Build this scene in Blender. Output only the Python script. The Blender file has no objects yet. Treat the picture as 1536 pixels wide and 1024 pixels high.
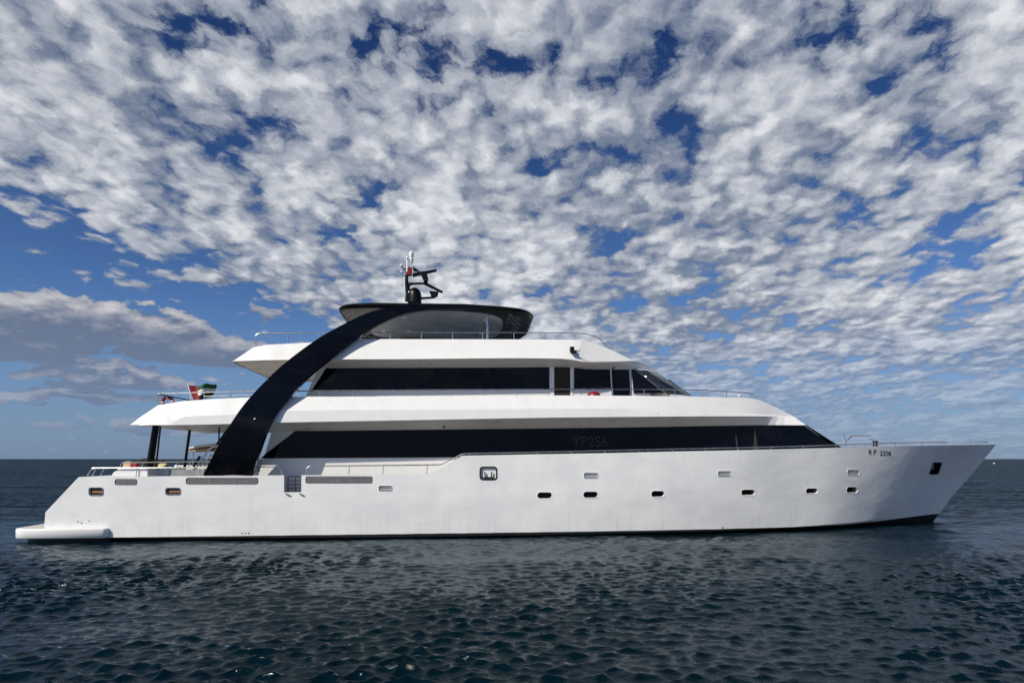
import bpy, bmesh, math, random
import numpy as np
from mathutils import Vector, Matrix
from mathutils.bvhtree import BVHTree
random.seed(4)
R = math.radians
scene = bpy.context.scene
C = scene.collection

# ------------------------------------------------------------------ camera, sun, sky, exposure
F, HC, HORIZON = 960.0, 3.0, 688.0          # focal length in photo pixels, eye height, horizon row
cam_d = bpy.data.cameras.new('camera')
cam = bpy.data.objects.new('camera', cam_d); C.objects.link(cam)
cam.location = (0, 0, HC); cam.rotation_euler = (R(90), 0, 0)
cam_d.sensor_width = 36; cam_d.lens = F / 1536 * 36
cam_d.shift_y = (HORIZON - 512) / 1536
cam_d.clip_start = .1; cam_d.clip_end = 60000
scene.camera = cam

SUN_EL, SUN_AZ = R(40), R(226)               # azimuth clockwise from +Y
to_sun = Vector((math.sin(SUN_AZ) * math.cos(SUN_EL), math.cos(SUN_AZ) * math.cos(SUN_EL), math.sin(SUN_EL)))
sd = bpy.data.lights.new('sun', 'SUN'); sun = bpy.data.objects.new('sun', sd); C.objects.link(sun)
sd.energy = 4.25; sd.angle = R(.5); sd.color = (1, .93, .80)
sun.rotation_euler = to_sun.to_track_quat('Z', 'Y').to_euler()
scene.view_settings.view_transform = 'Standard'; scene.view_settings.look = 'None'
scene.view_settings.exposure = 0.10; scene.view_settings.gamma = 1

class NT:
    """tiny node-tree writer: every method returns an output socket"""
    def __init__(s, tree): s.t = tree; tree.nodes.clear()
    def node(s, kind): return s.t.nodes.new(kind)
    def put(s, sock, v):
        if isinstance(v, bpy.types.NodeSocket): s.t.links.new(v, sock)
        elif v is not None: sock.default_value = v
    def m(s, op, a, b=None, c=None, clamp=False):
        n = s.node('ShaderNodeMath'); n.operation = op; n.use_clamp = clamp
        for i, v in enumerate((a, b, c)): s.put(n.inputs[i], v)
        return n.outputs[0]
    def vm(s, op, a, b=None, scale=None):
        n = s.node('ShaderNodeVectorMath'); n.operation = op
        s.put(n.inputs[0], a); s.put(n.inputs[1], b)
        if scale is not None: s.put(n.inputs['Scale'], scale)
        return n.outputs[0]
    def sep(s, v):
        n = s.node('ShaderNodeSeparateXYZ'); s.put(n.inputs[0], v); return n.outputs
    def xyz(s, x=0., y=0., z=0.):
        n = s.node('ShaderNodeCombineXYZ')
        for i, v in enumerate((x, y, z)): s.put(n.inputs[i], v)
        return n.outputs[0]
    def noise(s, vec, scale, detail=4., rough=.5, dist=0., color=False, dims='3D'):
        n = s.node('ShaderNodeTexNoise'); n.noise_dimensions = dims
        s.put(n.inputs['Vector'], vec); n.inputs['Scale'].default_value = scale; n.inputs['Detail'].default_value = detail
        n.inputs['Roughness'].default_value = rough; n.inputs['Distortion'].default_value = dist
        return n.outputs[1 if color else 0]
    def ramp(s, v, lo, hi, a=0., b=1., smooth=True):
        n = s.node('ShaderNodeMapRange'); n.interpolation_type = 'SMOOTHSTEP' if smooth else 'LINEAR'
        for i, x in enumerate((v, lo, hi, a, b)): s.put(n.inputs[i], x)
        return n.outputs[0]
    def mix(s, f, a, b):
        n = s.node('ShaderNodeMix'); n.data_type = 'RGBA'
        s.put(n.inputs[0], f); s.put(n.inputs[6], a); s.put(n.inputs[7], b)
        return n.outputs[2]
    def mix_f(s, f, a, b): return s.m('ADD', a, s.m('MULTIPLY', f, s.m('SUBTRACT', b, a)))
    def mul(s, col, k):
        n = s.node('ShaderNodeMix'); n.data_type = 'RGBA'; n.blend_type = 'MULTIPLY'
        n.inputs[0].default_value = 1; s.put(n.inputs[6], col); s.put(n.inputs[7], k); return n.outputs[2]

world = bpy.data.worlds.new('World'); scene.world = world; world.use_nodes = True
w = NT(world.node_tree)
tc = w.node('ShaderNodeTexCoord').outputs['Generated']
dx, dy, dz = w.sep(tc)
sky = w.node('ShaderNodeTexSky'); sky.sky_type = 'NISHITA'; sky.sun_disc = False
sky.sun_elevation = SUN_EL; sky.sun_rotation = SUN_AZ; sky.altitude = 0; sky.air_density = 1.0; sky.dust_density = .6; sky.ozone_density = 2.5
up = w.m('MAXIMUM', dz, 0.0)
# clear air: the physical sky, deepened overhead as the photograph's polarised blue is
skyc = w.mul(sky.outputs[0], w.mix(w.ramp(up, .12, .58), (.40, .565, .83, 1), (.12, .235, .455, 1)))
# cloud sheet high above: direction projected on a level plane, softened low down where clouds show their height
inv = w.m('DIVIDE', 1.0, w.m('ADD', up, .20))
P = w.xyz(w.m('MULTIPLY', dx, inv), w.m('MULTIPLY', dy, inv), 0.0)

def voronoi(p, sc):
    vo = w.node('ShaderNodeTexVoronoi'); vo.feature = 'SMOOTH_F1'; vo.voronoi_dimensions = '2D'; w.put(vo.inputs['Vector'], p)
    vo.inputs['Scale'].default_value = sc; vo.inputs['Smoothness'].default_value = .35
    return vo.outputs['Distance']
def density(P, detail):
    px, py, _ = w.sep(P)
    a = R(-14)                                   # the rows of puffs run away from the viewer
    qx = w.m('ADD', w.m('MULTIPLY', px, math.cos(a)), w.m('MULTIPLY', py, math.sin(a)))
    qy = w.m('SUBTRACT', w.m('MULTIPLY', py, math.cos(a)), w.m('MULTIPLY', px, math.sin(a)))
    q = w.xyz(w.m('ADD', qx, SEED[0]), w.m('ADD', w.m('MULTIPLY', qy, .86), SEED[1]), 0.)
    wob = w.vm('SUBTRACT', w.noise(q, 9., 5., .65, color=True, dims='2D'), (.5, .5, .5))
    q2 = w.vm('ADD', q, w.vm('SCALE', wob, scale=.085))
    base = w.noise(q2, 5.4, detail, .66, dims='2D')
    low = w.noise(q, 1.7, 2., .5, dims='2D')
    puff = w.m('ADD', w.m('MULTIPLY', voronoi(q2, 8.6), -.62), w.m('MULTIPLY', voronoi(q2, 21.), -.38))
    d = w.m('ADD', w.m('MULTIPLY', base, 1.05), w.m('MULTIPLY', low, .28))
    d = w.m('ADD', d, w.m('MULTIPLY', puff, .50))
    # open sky low on the left: the edge of the sheet
    side = w.m('ADD', w.m('MULTIPLY', w.m('ADD', px, SIDE[0]), -.864), w.m('MULTIPLY', w.m('SUBTRACT', py, SIDE[1]), .5))
    side = w.m('ADD', side, w.m('MULTIPLY', w.m('SUBTRACT', low, .5), .5))
    d = w.m('SUBTRACT', d, w.ramp(side, -.16, .22, 0., .34))
    # unseen sky above and behind the viewer opened on purpose: less fill light, deeper shadows
    d = w.m('SUBTRACT', d, w.m('MULTIPLY', w.ramp(w.m('ADD', py, w.m('MULTIPLY', low, .3)), .98, .50, 0., .36), w.ramp(py, -2.5, -1.5)))  # low cloud behind stays, put there for reflections in glass and arch
    return d, low, puff
SIDE = (1.02, 1.75); SEED = (21.4, 2.6)
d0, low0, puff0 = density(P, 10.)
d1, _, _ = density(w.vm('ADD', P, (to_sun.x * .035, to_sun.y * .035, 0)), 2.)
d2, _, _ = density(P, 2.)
alpha = w.ramp(d0, .225, .385)
lit = w.m('ADD', .10, w.ramp(d0, .25, .86, 0., .95))
lit = w.m('ADD', lit, w.m('MULTIPLY', w.m('SUBTRACT', d2, d1), .8))
lit = w.m('ADD', lit, w.m('MULTIPLY', w.m('SUBTRACT', w.noise(P, 1.1, 2., .5, dims='2D'), .5), .7), clamp=True)
lit = w.m('ADD', lit, w.m('MULTIPLY', w.m('SUBTRACT', w.noise(P, 26., 6., .6, .4, dims='2D'), .5), .35), clamp=True)
ccol = w.mix(lit, (1.7, 2.1, 2.95, 1), (7.2, 7.35, 7.65, 1))
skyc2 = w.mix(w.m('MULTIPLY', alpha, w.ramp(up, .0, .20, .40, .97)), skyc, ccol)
# low cumulus banks near the horizon, in bearing / elevation
az = w.m('ARCTAN2', dx, dy)
el = w.m('ARCSINE', dz)
def bank(daz, dele, k1=1.3, det=9.):
    A, E = w.m('ADD', az, daz), w.m('ADD', el, dele)
    b = w.xyz(A, w.m('MULTIPLY', E, 2.2), 8.1)
    n = w.m('MULTIPLY', w.m('SUBTRACT', w.noise(b, 17., det, .62, .2), .5), k1)
    n2 = w.m('MULTIPLY', w.m('SUBTRACT', w.noise(b, 5., 3., .5), .5), .8)
    wv = w.vm('SUBTRACT', w.noise(b, 11., det, .6, color=True), (.5, .5, .5)); wx, wy, _ = w.sep(wv)
    A2 = w.m('ADD', A, w.m('MULTIPLY', wx, .16)); E2 = w.m('ADD', E, w.m('MULTIPLY', wy, .085))
    g = None
    for a0, e0, ra, re, k, tilt in ((-.55, .162, .24, .040, 1.0, -.10), (-.70, .150, .15, .050, .95, 0.), (-.545, .105, .12, .018, .66, 0.), (-.60, .076, .12, .017, .66, 0.), (-.50, .040, .18, .014, .40, 0.), (-.36, .205, .05, .02, .36, 0.)):
        x = w.m('DIVIDE', w.m('SUBTRACT', A2, a0), ra)
        y = w.m('DIVIDE', w.m('SUBTRACT', w.m('SUBTRACT', w.mix_f(w.ramp(w.m('SUBTRACT', E, e0), -re, 0.), E, E2), e0), w.m('MULTIPLY', w.m('SUBTRACT', A2, a0), tilt)), re)
        y = w.m('MULTIPLY', y, w.m('ADD', 1.25, w.m('MULTIPLY', w.m('SIGN', y), -.25)))
        r2 = w.m('ADD', w.m('MULTIPLY', x, x), w.m('MULTIPLY', y, y))
        q = w.ramp(r2, .2, 1.5, k, 0.)
        g = q if g is None else w.m('MAXIMUM', g, q)
    return w.m('ADD', w.m('ADD', n, n2), g)
b0 = bank(0., 0.)
b1 = bank(-.006, .014, 1., 4.)
b2 = bank(0., 0., 1., 4.)
ba = w.ramp(b0, .26, .42)
bl = w.m('ADD', .02, w.m('MULTIPLY', w.m('SUBTRACT', b2, b1), .95), clamp=True)
bl = w.m('ADD', bl, w.m('MULTIPLY', w.m('SUBTRACT', b0, b2), .22), clamp=True)
bcol = w.mix(bl, (1.25, 1.55, 2.3, 1), (6.4, 6.2, 6.2, 1))
skyc3 = w.mix(w.m('MULTIPLY', ba, .92), skyc2, bcol)
# thin haze right at the horizon
skyc4 = w.mix(w.ramp(up, .0, .24, .62, .0), skyc3, (1.8, 2.6, 4.15, 1))
bg = w.node('ShaderNodeBackground'); bg.inputs['Strength'].default_value = .1
w.put(bg.inputs['Color'], skyc4)
wo = w.node('ShaderNodeOutputWorld'); w.t.links.new(bg.outputs[0], wo.inputs[0])
world.cycles.sampling_method = 'MANUAL'; world.cycles.sample_map_resolution = 512

# ------------------------------------------------------------------ materials
def new_mat(name):
    m = bpy.data.materials.new(name); m.use_nodes = True
    t = NT(m.node_tree)
    b = t.node('ShaderNodeBsdfPrincipled'); o = t.node('ShaderNodeOutputMaterial')
    t.t.links.new(b.outputs[0], o.inputs[0])
    return m, t, b
def bump(t, b, h, strength, dist):
    n = t.node('ShaderNodeBump'); n.inputs['Strength'].default_value = strength; n.inputs['Distance'].default_value = dist
    t.put(n.inputs['Height'], h); t.t.links.new(n.outputs[0], b.inputs['Normal'])
def simple(name, col, rough=.5, metal=0., var=.08, vs=6., coat=0., bumps=0., spec=.5):
    m, t, b = new_mat(name)
    p = t.node('ShaderNodeTexCoord').outputs['Object']
    n = t.noise(p, vs, 5., .6)
    c2 = tuple(max(0, c * (1 - var * 2.2)) for c in col)
    t.put(b.inputs['Base Color'], t.mix(t.ramp(n, .3, .7), (*c2, 1), (*col, 1)))
    t.put(b.inputs['Roughness'], t.ramp(n, .25, .75, rough * .8, min(1, rough * 1.2)))
    b.inputs['Metallic'].default_value = metal; b.inputs['Coat Weight'].default_value = coat; b.inputs['Coat Roughness'].default_value = .03
    b.inputs['Specular IOR Level'].default_value = spec
    if bumps: bump(t, b, t.noise(p, vs * .4, 3., .5), bumps, .02)
    return m

M = {}
M['white'] = simple('white gelcoat', (.85, .85, .845), .32, var=.02, vs=1.6, bumps=.12)
M['black'] = simple('gloss black paint', (.0035, .0042, .007), .035, var=.2, vs=2., bumps=.02, spec=.22)
M['glass'] = simple('dark tinted glass', (.0014, .0026, .0085), .04, var=.1, vs=.6, bumps=.02, spec=.17)
M['screen'] = simple('grey windscreen glass', (.022, .027, .033), .06, var=.1, spec=.9)
M['pane'] = simple('porthole glass', (.003, .003, .004), .06, var=.1, spec=.3)
M['steel'] = simple('polished steel', (.66, .66, .66), .28, metal=1., var=.06, vs=20)
M['teak'] = simple('weathered teak', (.34, .29, .23), .6, var=.14, vs=9.)
M['grey'] = simple('grey vent paint', (.29, .29, .295), .55, var=.12, vs=8.)
M['ceil'] = simple('satin ceiling lining', (.42, .43, .45), .22, var=.12, vs=1.4, bumps=.1)
M['dark'] = simple('black metal', (.004, .004, .005), .35, var=.2, spec=.3)
M['rubber'] = simple('black rubber', (.01, .01, .01), .5, var=.2)
M['red'] = simple('red plastic', (.26, .010, .016), .4, var=.1)
M['redcloth'] = simple('red cloth', (.28, .014, .024), .85, var=.12, vs=20)
M['green'] = simple('green cloth', (.008, .09, .035), .85, var=.1, vs=20)
M['whitecloth'] = simple('white cloth', (.75, .75, .73), .85, var=.05, vs=20)
M['blackcloth'] = simple('black cloth', (.012, .012, .014), .85, var=.1, vs=20)
M['tan'] = simple('tan upholstery', (.5, .38, .24), .85, var=.1, vs=14)
M['yellow'] = simple('pale yellow upholstery', (.58, .54, .30), .85, var=.1, vs=14)
M['charcoal'] = simple('charcoal upholstery', (.022, .023, .026), .8, var=.2, vs=14)
M['orange'] = simple('varnished wood', (.30, .16, .075), .45, var=.2, vs=9)
M['bronze'] = simple('brown mahogany', (.12, .055, .025), .4, var=.25, vs=12)
M['letters'] = simple('faded grey lettering', (.030, .032, .045), .5, var=.25, vs=9)
M['ink'] = simple('black lettering', (.015, .017, .02), .6, var=.3, vs=14)
M['curtain'] = simple('pale curtain behind glass', (.042, .042, .040), .7, var=.2, vs=8)
M['matte'] = simple('satin black paint', (.005, .005, .006), .4, var=.2, spec=.2)

def hull_material():
    m, t, b = new_mat('hull paint')
    p = t.node('ShaderNodeTexCoord').outputs['Object']
    x, y, z = t.sep(p)
    line = t.m('ADD', t.ramp(x, 13.5, 21., .17, .40), t.m('MULTIPLY', t.m('SUBTRACT', t.noise(p, 1.3, 4., .6), .5), .03))
    under = t.ramp(t.m('SUBTRACT', z, line), -.006, .006)
    blot = t.noise(p, .55, 5., .6)
    streak = t.noise(t.xyz(t.m('MULTIPLY', x, 4.), y, t.m('MULTIPLY', z, .35)), 1.3, 5., .65)
    low = t.m('MULTIPLY', t.ramp(z, 1.2, .1), t.ramp(streak, .42, .75))
    white = t.mix(t.ramp(blot, .3, .7), (.775, .785, .80, 1), (.88, .88, .87, 1))
    white = t.mix(t.m('MULTIPLY', t.ramp(streak, .5, .78), .18), white, (.62, .62, .60, 1))
    white = t.mix(t.m('MULTIPLY', low, .25), white, (.60, .58, .50, 1))
    t.put(b.inputs['Base Color'], t.mix(under, (.012, .012, .014, 1), white))
    t.put(b.inputs['Roughness'], t.ramp(blot, .3, .7, .30, .45))
    bump(t, b, t.noise(t.vm('MULTIPLY', p, (.8, 1., 1.4)), .75, 3., .5), .75, .04)
    return m
M['hull'] = hull_material()

def sea_material():
    m = bpy.data.materials.new('sea water'); m.use_nodes = True; t = NT(m.node_tree)
    p = t.node('ShaderNodeTexCoord').outputs['Object']
    x, y, z = t.sep(p)
    fine = t.m('MULTIPLY', t.noise(p, 9., 4., .6, .3), .020)
    n = t.node('ShaderNodeBump'); n.inputs['Strength'].default_value = 1.; n.inputs['Distance'].default_value = 1.
    t.put(n.inputs['Height'], fine)
    # beyond the meshed ripples the wave slopes come from noise
    far = t.ramp(y, 17., 38.)
    c1 = t.vm('SUBTRACT', t.noise(t.vm('MULTIPLY', p, (.6, 1., 1.)), 2.2, 3., .6, color=True), (.5, .5, .5))
    c2 = t.vm('SUBTRACT', t.noise(t.vm('MULTIPLY', p, (.40, 1., 1.)), .20, 5., .6, color=True), (.5, .5, .5))
    sl = t.vm('ADD', t.vm('SCALE', c1, scale=2.2), t.vm('SCALE', c2, scale=2.2))
    sl = t.vm('MULTIPLY', t.vm('SCALE', sl, scale=far), (1., 1., 0.))
    nn = t.vm('NORMALIZE', t.vm('ADD', n.outputs[0], sl))
    fr = t.node('ShaderNodeFresnel'); fr.inputs['IOR'].default_value = 1.333; t.t.links.new(nn, fr.inputs['Normal'])
    body = t.node('ShaderNodeBsdfDiffuse')
    t.put(body.inputs['Color'], t.mix(t.noise(p, .05, 3., .5), (.0007, .0068, .0105, 1), (.0013, .0100, .0155, 1)))
    gl = t.node('ShaderNodeBsdfGlossy'); t.put(gl.inputs['Roughness'], t.ramp(y, 8., 200., .08, .12)); gl.inputs['Color'].default_value = (.84, .93, 1, 1)
    t.t.links.new(nn, gl.inputs['Normal'])
    mx = t.node('ShaderNodeMixShader'); t.put(mx.inputs[0], t.m('MULTIPLY', fr.outputs[0], t.ramp(y, 14., 48., .80, .38)))
    t.t.links.new(body.outputs[0], mx.inputs[1]); t.t.links.new(gl.outputs[0], mx.inputs[2])
    o = t.node('ShaderNodeOutputMaterial'); t.t.links.new(mx.outputs[0], o.inputs[0])
    return m
M['sea'] = sea_material()

# ------------------------------------------------------------------ frame of the yacht
TH = R(6)
CT, ST = math.cos(TH), math.sin(TH)
ROOT = Vector((0, 24.6 + 3.75 / CT, 0))
YM = Matrix.Translation(ROOT) @ Matrix.Rotation(TH, 4, 'Z')
YI = YM.inverted()
CAML = YI @ Vector((0, 0, HC))
def ray(x, y):
    d = Vector(((x - 768) / F, 1, (HORIZON - y) / F))
    return (YI.to_3x3() @ d)
def at(x, y, v):
    """survey point: sight line through (x, y) met with the lengthwise plane v of the yacht -> yacht coordinates"""
    d = ray(x, y); t = (v - CAML.y) / d.y
    return CAML + d * t
def mir(p): return Vector((p[0], -p[1], p[2]))

def link(name, bm, mat, parent=None, angle=35, bev=0., smooth=True):
    bmesh.ops.recalc_face_normals(bm, faces=bm.faces)
    me = bpy.data.meshes.new(name); bm.to_mesh(me); bm.free()
    mats = mat if isinstance(mat, (list, tuple)) else [mat]
    for mm in mats: me.materials.append(mm)
    if smooth:
        me.shade_smooth(); me.set_sharp_from_angle(angle=R(angle))
    o = bpy.data.objects.new(name, me); C.objects.link(o)
    if parent is not None: o.parent = parent
    if bev:
        b = o.modifiers.new('bevel', 'BEVEL'); b.width = bev; b.segments = 2; b.limit_method = 'ANGLE'; b.angle_limit = R(25); b.harden_normals = True
    return o
def tag(o, label, cat, group=None):
    o['label'] = label; o['category'] = cat
    if group: o['group'] = group
    return o
def thing(name, label, cat, loc=(0, 0, 0), rz=0, group=None):
    o = bpy.data.objects.new(name, None); C.objects.link(o); o.location = loc; o.rotation_euler = (0, 0, rz)
    return tag(o, label, cat, group)

def ringloft(bm, rings, closed=True, caps=True, mi=0):
    vs = [[bm.verts.new(p) for p in r] for r in rings]
    n = len(vs[0])
    for a, b in zip(vs, vs[1:]):
        for j in range(n if closed else n - 1):
            k = (j + 1) % n
            try: bm.faces.new((a[j], a[k], b[k], b[j])).material_index = mi
            except ValueError: pass
    if caps and closed:
        for r in (vs[0], vs[-1]):
            try: bm.faces.new(r).material_index = mi
            except ValueError: pass
    return vs
def tube(bm, pts, r, seg=8, mi=0):
    pts = [Vector(p) for p in pts]; rings = []
    rr = r if isinstance(r, (list, tuple)) else [r] * len(pts)
    prev = None
    for i, p in enumerate(pts):
        t = (pts[min(i + 1, len(pts) - 1)] - pts[max(i - 1, 0)]).normalized()
        if prev is None:
            a = t.orthogonal().normalized()
        else:
            a = (prev - t * prev.dot(t)).normalized()
        prev = a; b = t.cross(a)
        rings.append([p + (a * math.cos(k * 2 * math.pi / seg) + b * math.sin(k * 2 * math.pi / seg)) * rr[i] for k in range(seg)])
    ringloft(bm, rings, mi=mi)
def fillet(pts, rad=.12, n=4):
    pts = [Vector(p) for p in pts]; out = [pts[0]]
    for a, b, c in zip(pts, pts[1:], pts[2:]):
        d1, d2 = (a - b), (c - b); k = min(rad, d1.length * .45, d2.length * .45)
        p, q = b + d1.normalized() * k, b + d2.normalized() * k
        for i in range(n + 1):
            t = i / n; out.append(p * (1 - t) ** 2 + b * 2 * t * (1 - t) + q * t * t)
    return out + [pts[-1]]
def box(bm, c, s, rot=None, mi=0):
    c = Vector(c); m = rot or Matrix.Identity(3)
    vs = [bm.verts.new(c + m @ Vector((x * s[0] / 2, y * s[1] / 2, z * s[2] / 2))) for x in (-1, 1) for y in (-1, 1) for z in (-1, 1)]
    for f in ((0, 1, 3, 2), (4, 6, 7, 5), (0, 4, 5, 1), (2, 3, 7, 6), (0, 2, 6, 4), (1, 5, 7, 3)):
        bm.faces.new([vs[i] for i in f]).material_index = mi
def lathe(bm, c, prof, seg=20, axis=Vector((0, 0, 1)), mi=0):
    c = Vector(c); a = axis.orthogonal().normalized(); b = axis.cross(a)
    rings = [[c + axis * h + (a * math.cos(k * 2 * math.pi / seg) + b * math.sin(k * 2 * math.pi / seg)) * max(r, 1e-4) for k in range(seg)] for r, h in prof]
    ringloft(bm, rings, mi=mi)
def ball(bm, c, r, seg=16, sz=1., mi=0):
    prof = [(r * math.sin(math.pi * i / 10), -r * sz * math.cos(math.pi * i / 10)) for i in range(11)]
    lathe(bm, c, prof, seg, mi=mi)
def prism(bm, pts, off, mi=0):
    """closed polygon of 3-D points pushed along off"""
    ringloft(bm, [pts, [Vector(p) + off for p in pts]], mi=mi)
def side_prism(bm, px, v, thick, far=False, mi=0):
    pts = [at(x, y, v) for x, y in px]
    prism(bm, pts, Vector((0, thick, 0)), mi)
    if far: prism(bm, [mir(p) for p in pts], Vector((0, -thick, 0)), mi)

def resample(keys, sub, lin_until=0):
    """keys: list of points; straight up to index lin_until, Catmull-Rom after"""
    P = [Vector(k) for k in keys]; out = []
    for i in range(len(P) - 1):
        p1, p2 = P[i], P[i + 1]; p0 = P[i - 1] if i else p1 * 2 - p2; p3 = P[i + 2] if i + 2 < len(P) else p2 * 2 - p1
        for k in range(sub):
            t = k / sub
            if i < lin_until: out.append(p1.lerp(p2, t))
            else:
                out.append(.5 * ((2 * p1) + (p2 - p0) * t + (2 * p0 - 5 * p1 + 4 * p2 - p3) * t * t + (3 * p1 - p0 - 3 * p2 + p3) * t ** 3))
    return out + [P[-1]]
def sym_loft(bm, rows, sub=1, lin=99, mi=0):
    """rows of near-side points (yacht coordinates), mirrored to a closed body"""
    rs = [resample(r, sub, lin) for r in rows]
    rings = []
    for i in range(len(rs[0])):
        near = [r[i] for r in rs]
        rings.append(near + [mir(p) for p in reversed(near)])
    ringloft(bm, rings, mi=mi)

yacht = thing('motor_yacht', 'long white three deck motor yacht with sweeping black arch afloat on the sea', 'yacht', ROOT, TH)

# ------------------------------------------------------------------ hull
B = 3.75
SHEER = [(118, 715, -B), (300, 713.5, -B), (424, 712.5, -B), (560, 711.8, -B), (644, 711, -B), (672, 696, -B), (694, 683, -B), (800, 681, -B), (900, 679.3, -B),
         (1000, 677, -3.74), (1100, 675, -3.71), (1180, 673, -3.61), (1250, 671.2, -3.4), (1320, 669.6, -3.0), (1380, 668.3, -2.42), (1440, 667.3, -1.45), (1494, 666.5, 0)]
MID = [(68, 768, -B), (300, 766, -B), (424, 764, -B), (560, 760, -B), (644, 758, -B), (672, 756, -B), (694, 754, -B), (800, 749, -B), (900, 744, -3.74),
       (1000, 739, -3.68), (1100, 735, -3.54), (1180, 732, -3.28), (1250, 728, -3.06), (1310, 724, -2.58), (1365, 720, -1.78), (1415, 714, -.70), (1458, 711, 0)]
CHINE = [(65, 806, -B), (300, 806.5, -3.74), (424, 806.3, -3.73), (560, 805.5, -3.72), (644, 804.5, -3.71), (672, 804, -3.7), (694, 803.5, -3.7), (800, 802, -3.68), (900, 800, -3.62),
         (1000, 798, -3.5), (1100, 795, -3.28), (1180, 790.5, -2.98), (1245, 786, -2.68), (1300, 780.5, -2.06), (1345, 772, -1.30), (1388, 760, -.56), (1427, 745, 0)]
sh = [at(*p) for p in SHEER]; md = [at(*p) for p in MID]; ch = [at(*p) for p in CHINE]
ke = []
stem = ch[-1]
for i, c in enumerate(ch):
    ke.append(Vector((c.x, 0, -1.1)))
foot = at(1402, 776, 0)
ke[-1] = stem.copy(); ke[-2] = Vector((foot.x + .15, 0, foot.z + .1)); ke[-3] = Vector((foot.x - .9, 0, foot.z - .75)); ke[-4] = Vector((ke[-4].x, 0, -1.0))
SUB = 5
rsh, rmd, rch, rke = (resample(r, SUB, 8) for r in (sh, md, ch, ke))
bm = bmesh.new()
rings = []
for a, m_, c, k in zip(rsh, rmd, rch, rke):
    near = [a.lerp(m_, i / 5) for i in range(5)] + [m_.lerp(c, i / 4) for i in range(4)] + [c, c.lerp(k, .33), c.lerp(k, .66), k]
    rings.append(near + [mir(p) for p in reversed(near[:-1])])
ringloft(bm, rings)
bmesh.ops.remove_doubles(bm, verts=bm.verts, dist=.002)
bmesh.ops.dissolve_degenerate(bm, edges=bm.edges, dist=.001)
bmesh.ops.recalc_face_normals(bm, faces=bm.faces)
HB = BVHTree.FromBMesh(bm)
def hull(x, y):
    """where the sight line through (x, y) meets the hull side: point and outward normal, in yacht coordinates"""
    p, n, _, _ = HB.ray_cast(CAML, ray(x, y).normalized())
    return p, n
hull_o = link('hull', bm, [M['hull'], M['white'], M['teak'], M['dark']], yacht, 28)

def frame_on(x0, y0, x1, y1):
    """local frame of a rectangular fitting on the hull side"""
    xc, yc = (x0 + x1) / 2, (y0 + y1) / 2
    p, n = hull(xc, yc); a, _ = hull(x0, yc); b, _ = hull(x1, yc); t, _ = hull(xc, y0); l, _ = hull(xc, y1)
    X = (b - a).normalized(); N = n - X * n.dot(X); N.normalize(); Z = (t - l).normalized()
    return p, X, Z, N, (b - a).length, (t - l).length
def rrect(w_, h, r, n=5, skew=0.):
    r = min(r, w_ / 2 - 1e-4, h / 2 - 1e-4); out = []
    for cx, cy, a0 in ((w_ / 2 - r, h / 2 - r, 0), (-w_ / 2 + r, h / 2 - r, 90), (-w_ / 2 + r, -h / 2 + r, 180), (w_ / 2 - r, -h / 2 + r, 270)):
        for k in range(n + 1):
            a = R(a0 + 90 * k / n); y = cy + r * math.sin(a); out.append((cx + r * math.cos(a) + skew * y, y))
    return out
def plate(bm, fr, w_, h, r, d0, d1, skew=0., mi=0, ox=0., oz=0.):
    p, X, Z, N, _, _ = fr
    a = [p + X * (x + ox) + Z * (y + oz) + N * d0 for x, y in rrect(w_, h, r, skew=skew)]
    prism(bm, a, N * (d1 - d0), mi)
def rim(bm, fr, w_, h, r, d0, d1, t, skew=0., mi=0):
    p, X, Z, N, _, _ = fr
    sections = []
    for (ex, dd) in ((0, d0), (0, d1), (t, d1), (t, d0)):
        sections.append([p + X * x + Z * y + N * dd for x, y in rrect(w_ + 2 * ex, h + 2 * ex, r + ex, skew=skew)])
    n = len(sections[0])
    vs = [[bm.verts.new(q) for q in s] for s in sections]
    for j in range(4):
        for i in range(n):
            k = (i + 1) % n; f = bm.faces.new((vs[j][i], vs[j][k], vs[(j + 1) % 4][k], vs[(j + 1) % 4][i])); f.material_index = mi

PORTS = [(806, 738, 828, 747), (875, 737, 897, 746), (977, 736, 997, 745), (1112, 734, 1133, 742.5), (1209, 732, 1227, 740), (1270, 730, 1287, 739)]
FAIR = [(568, 728, 588, 736), (876, 708.5, 897, 717), (1077, 706, 1097, 714.5), (1271, 704, 1289, 712)]
AFT = [(134, 731.5, 154, 742), (249, 732, 270, 741)]
cut = bmesh.new()
pend = []                                           # fittings to build once the openings are cut
for q in PORTS:
    fr = frame_on(*q); plate(cut, fr, fr[4], fr[5], .13, -.13, .3, mi=1); pend.append(('port', fr))
for q in FAIR:
    fr = frame_on(*q); plate(cut, fr, fr[4], fr[5], .06, -.11, .3, mi=1); pend.append(('fair', fr))
for q in AFT:
    fr = frame_on(*q); plate(cut, fr, fr[4], fr[5], .06, -.11, .3, mi=1); pend.append(('aft', fr))
anc = frame_on(1394, 693.5, 1412, 710.5); plate(cut, anc, anc[4] * .74, anc[5], .1, -.28, .4, skew=.42, mi=3)
hat = frame_on(720, 700, 745, 719); plate(cut, hat, hat[4], hat[5], .09, -.06, .3, mi=1)
VENTS = [(172, 718, 206, 727.5), (279, 716, 388, 726.5), (458.5, 714, 559.5, 725)]
vfr = []
for q in VENTS:
    fr = frame_on(*q); plate(cut, fr, fr[4], fr[5], .08, -.05, .3, mi=1); vfr.append(fr)
gate = frame_on(426, 716, 452, 738); plate(cut, gate, gate[4], 2.0, .01, -.4, .3, mi=1, oz=1.0 - gate[5] / 2)
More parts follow.
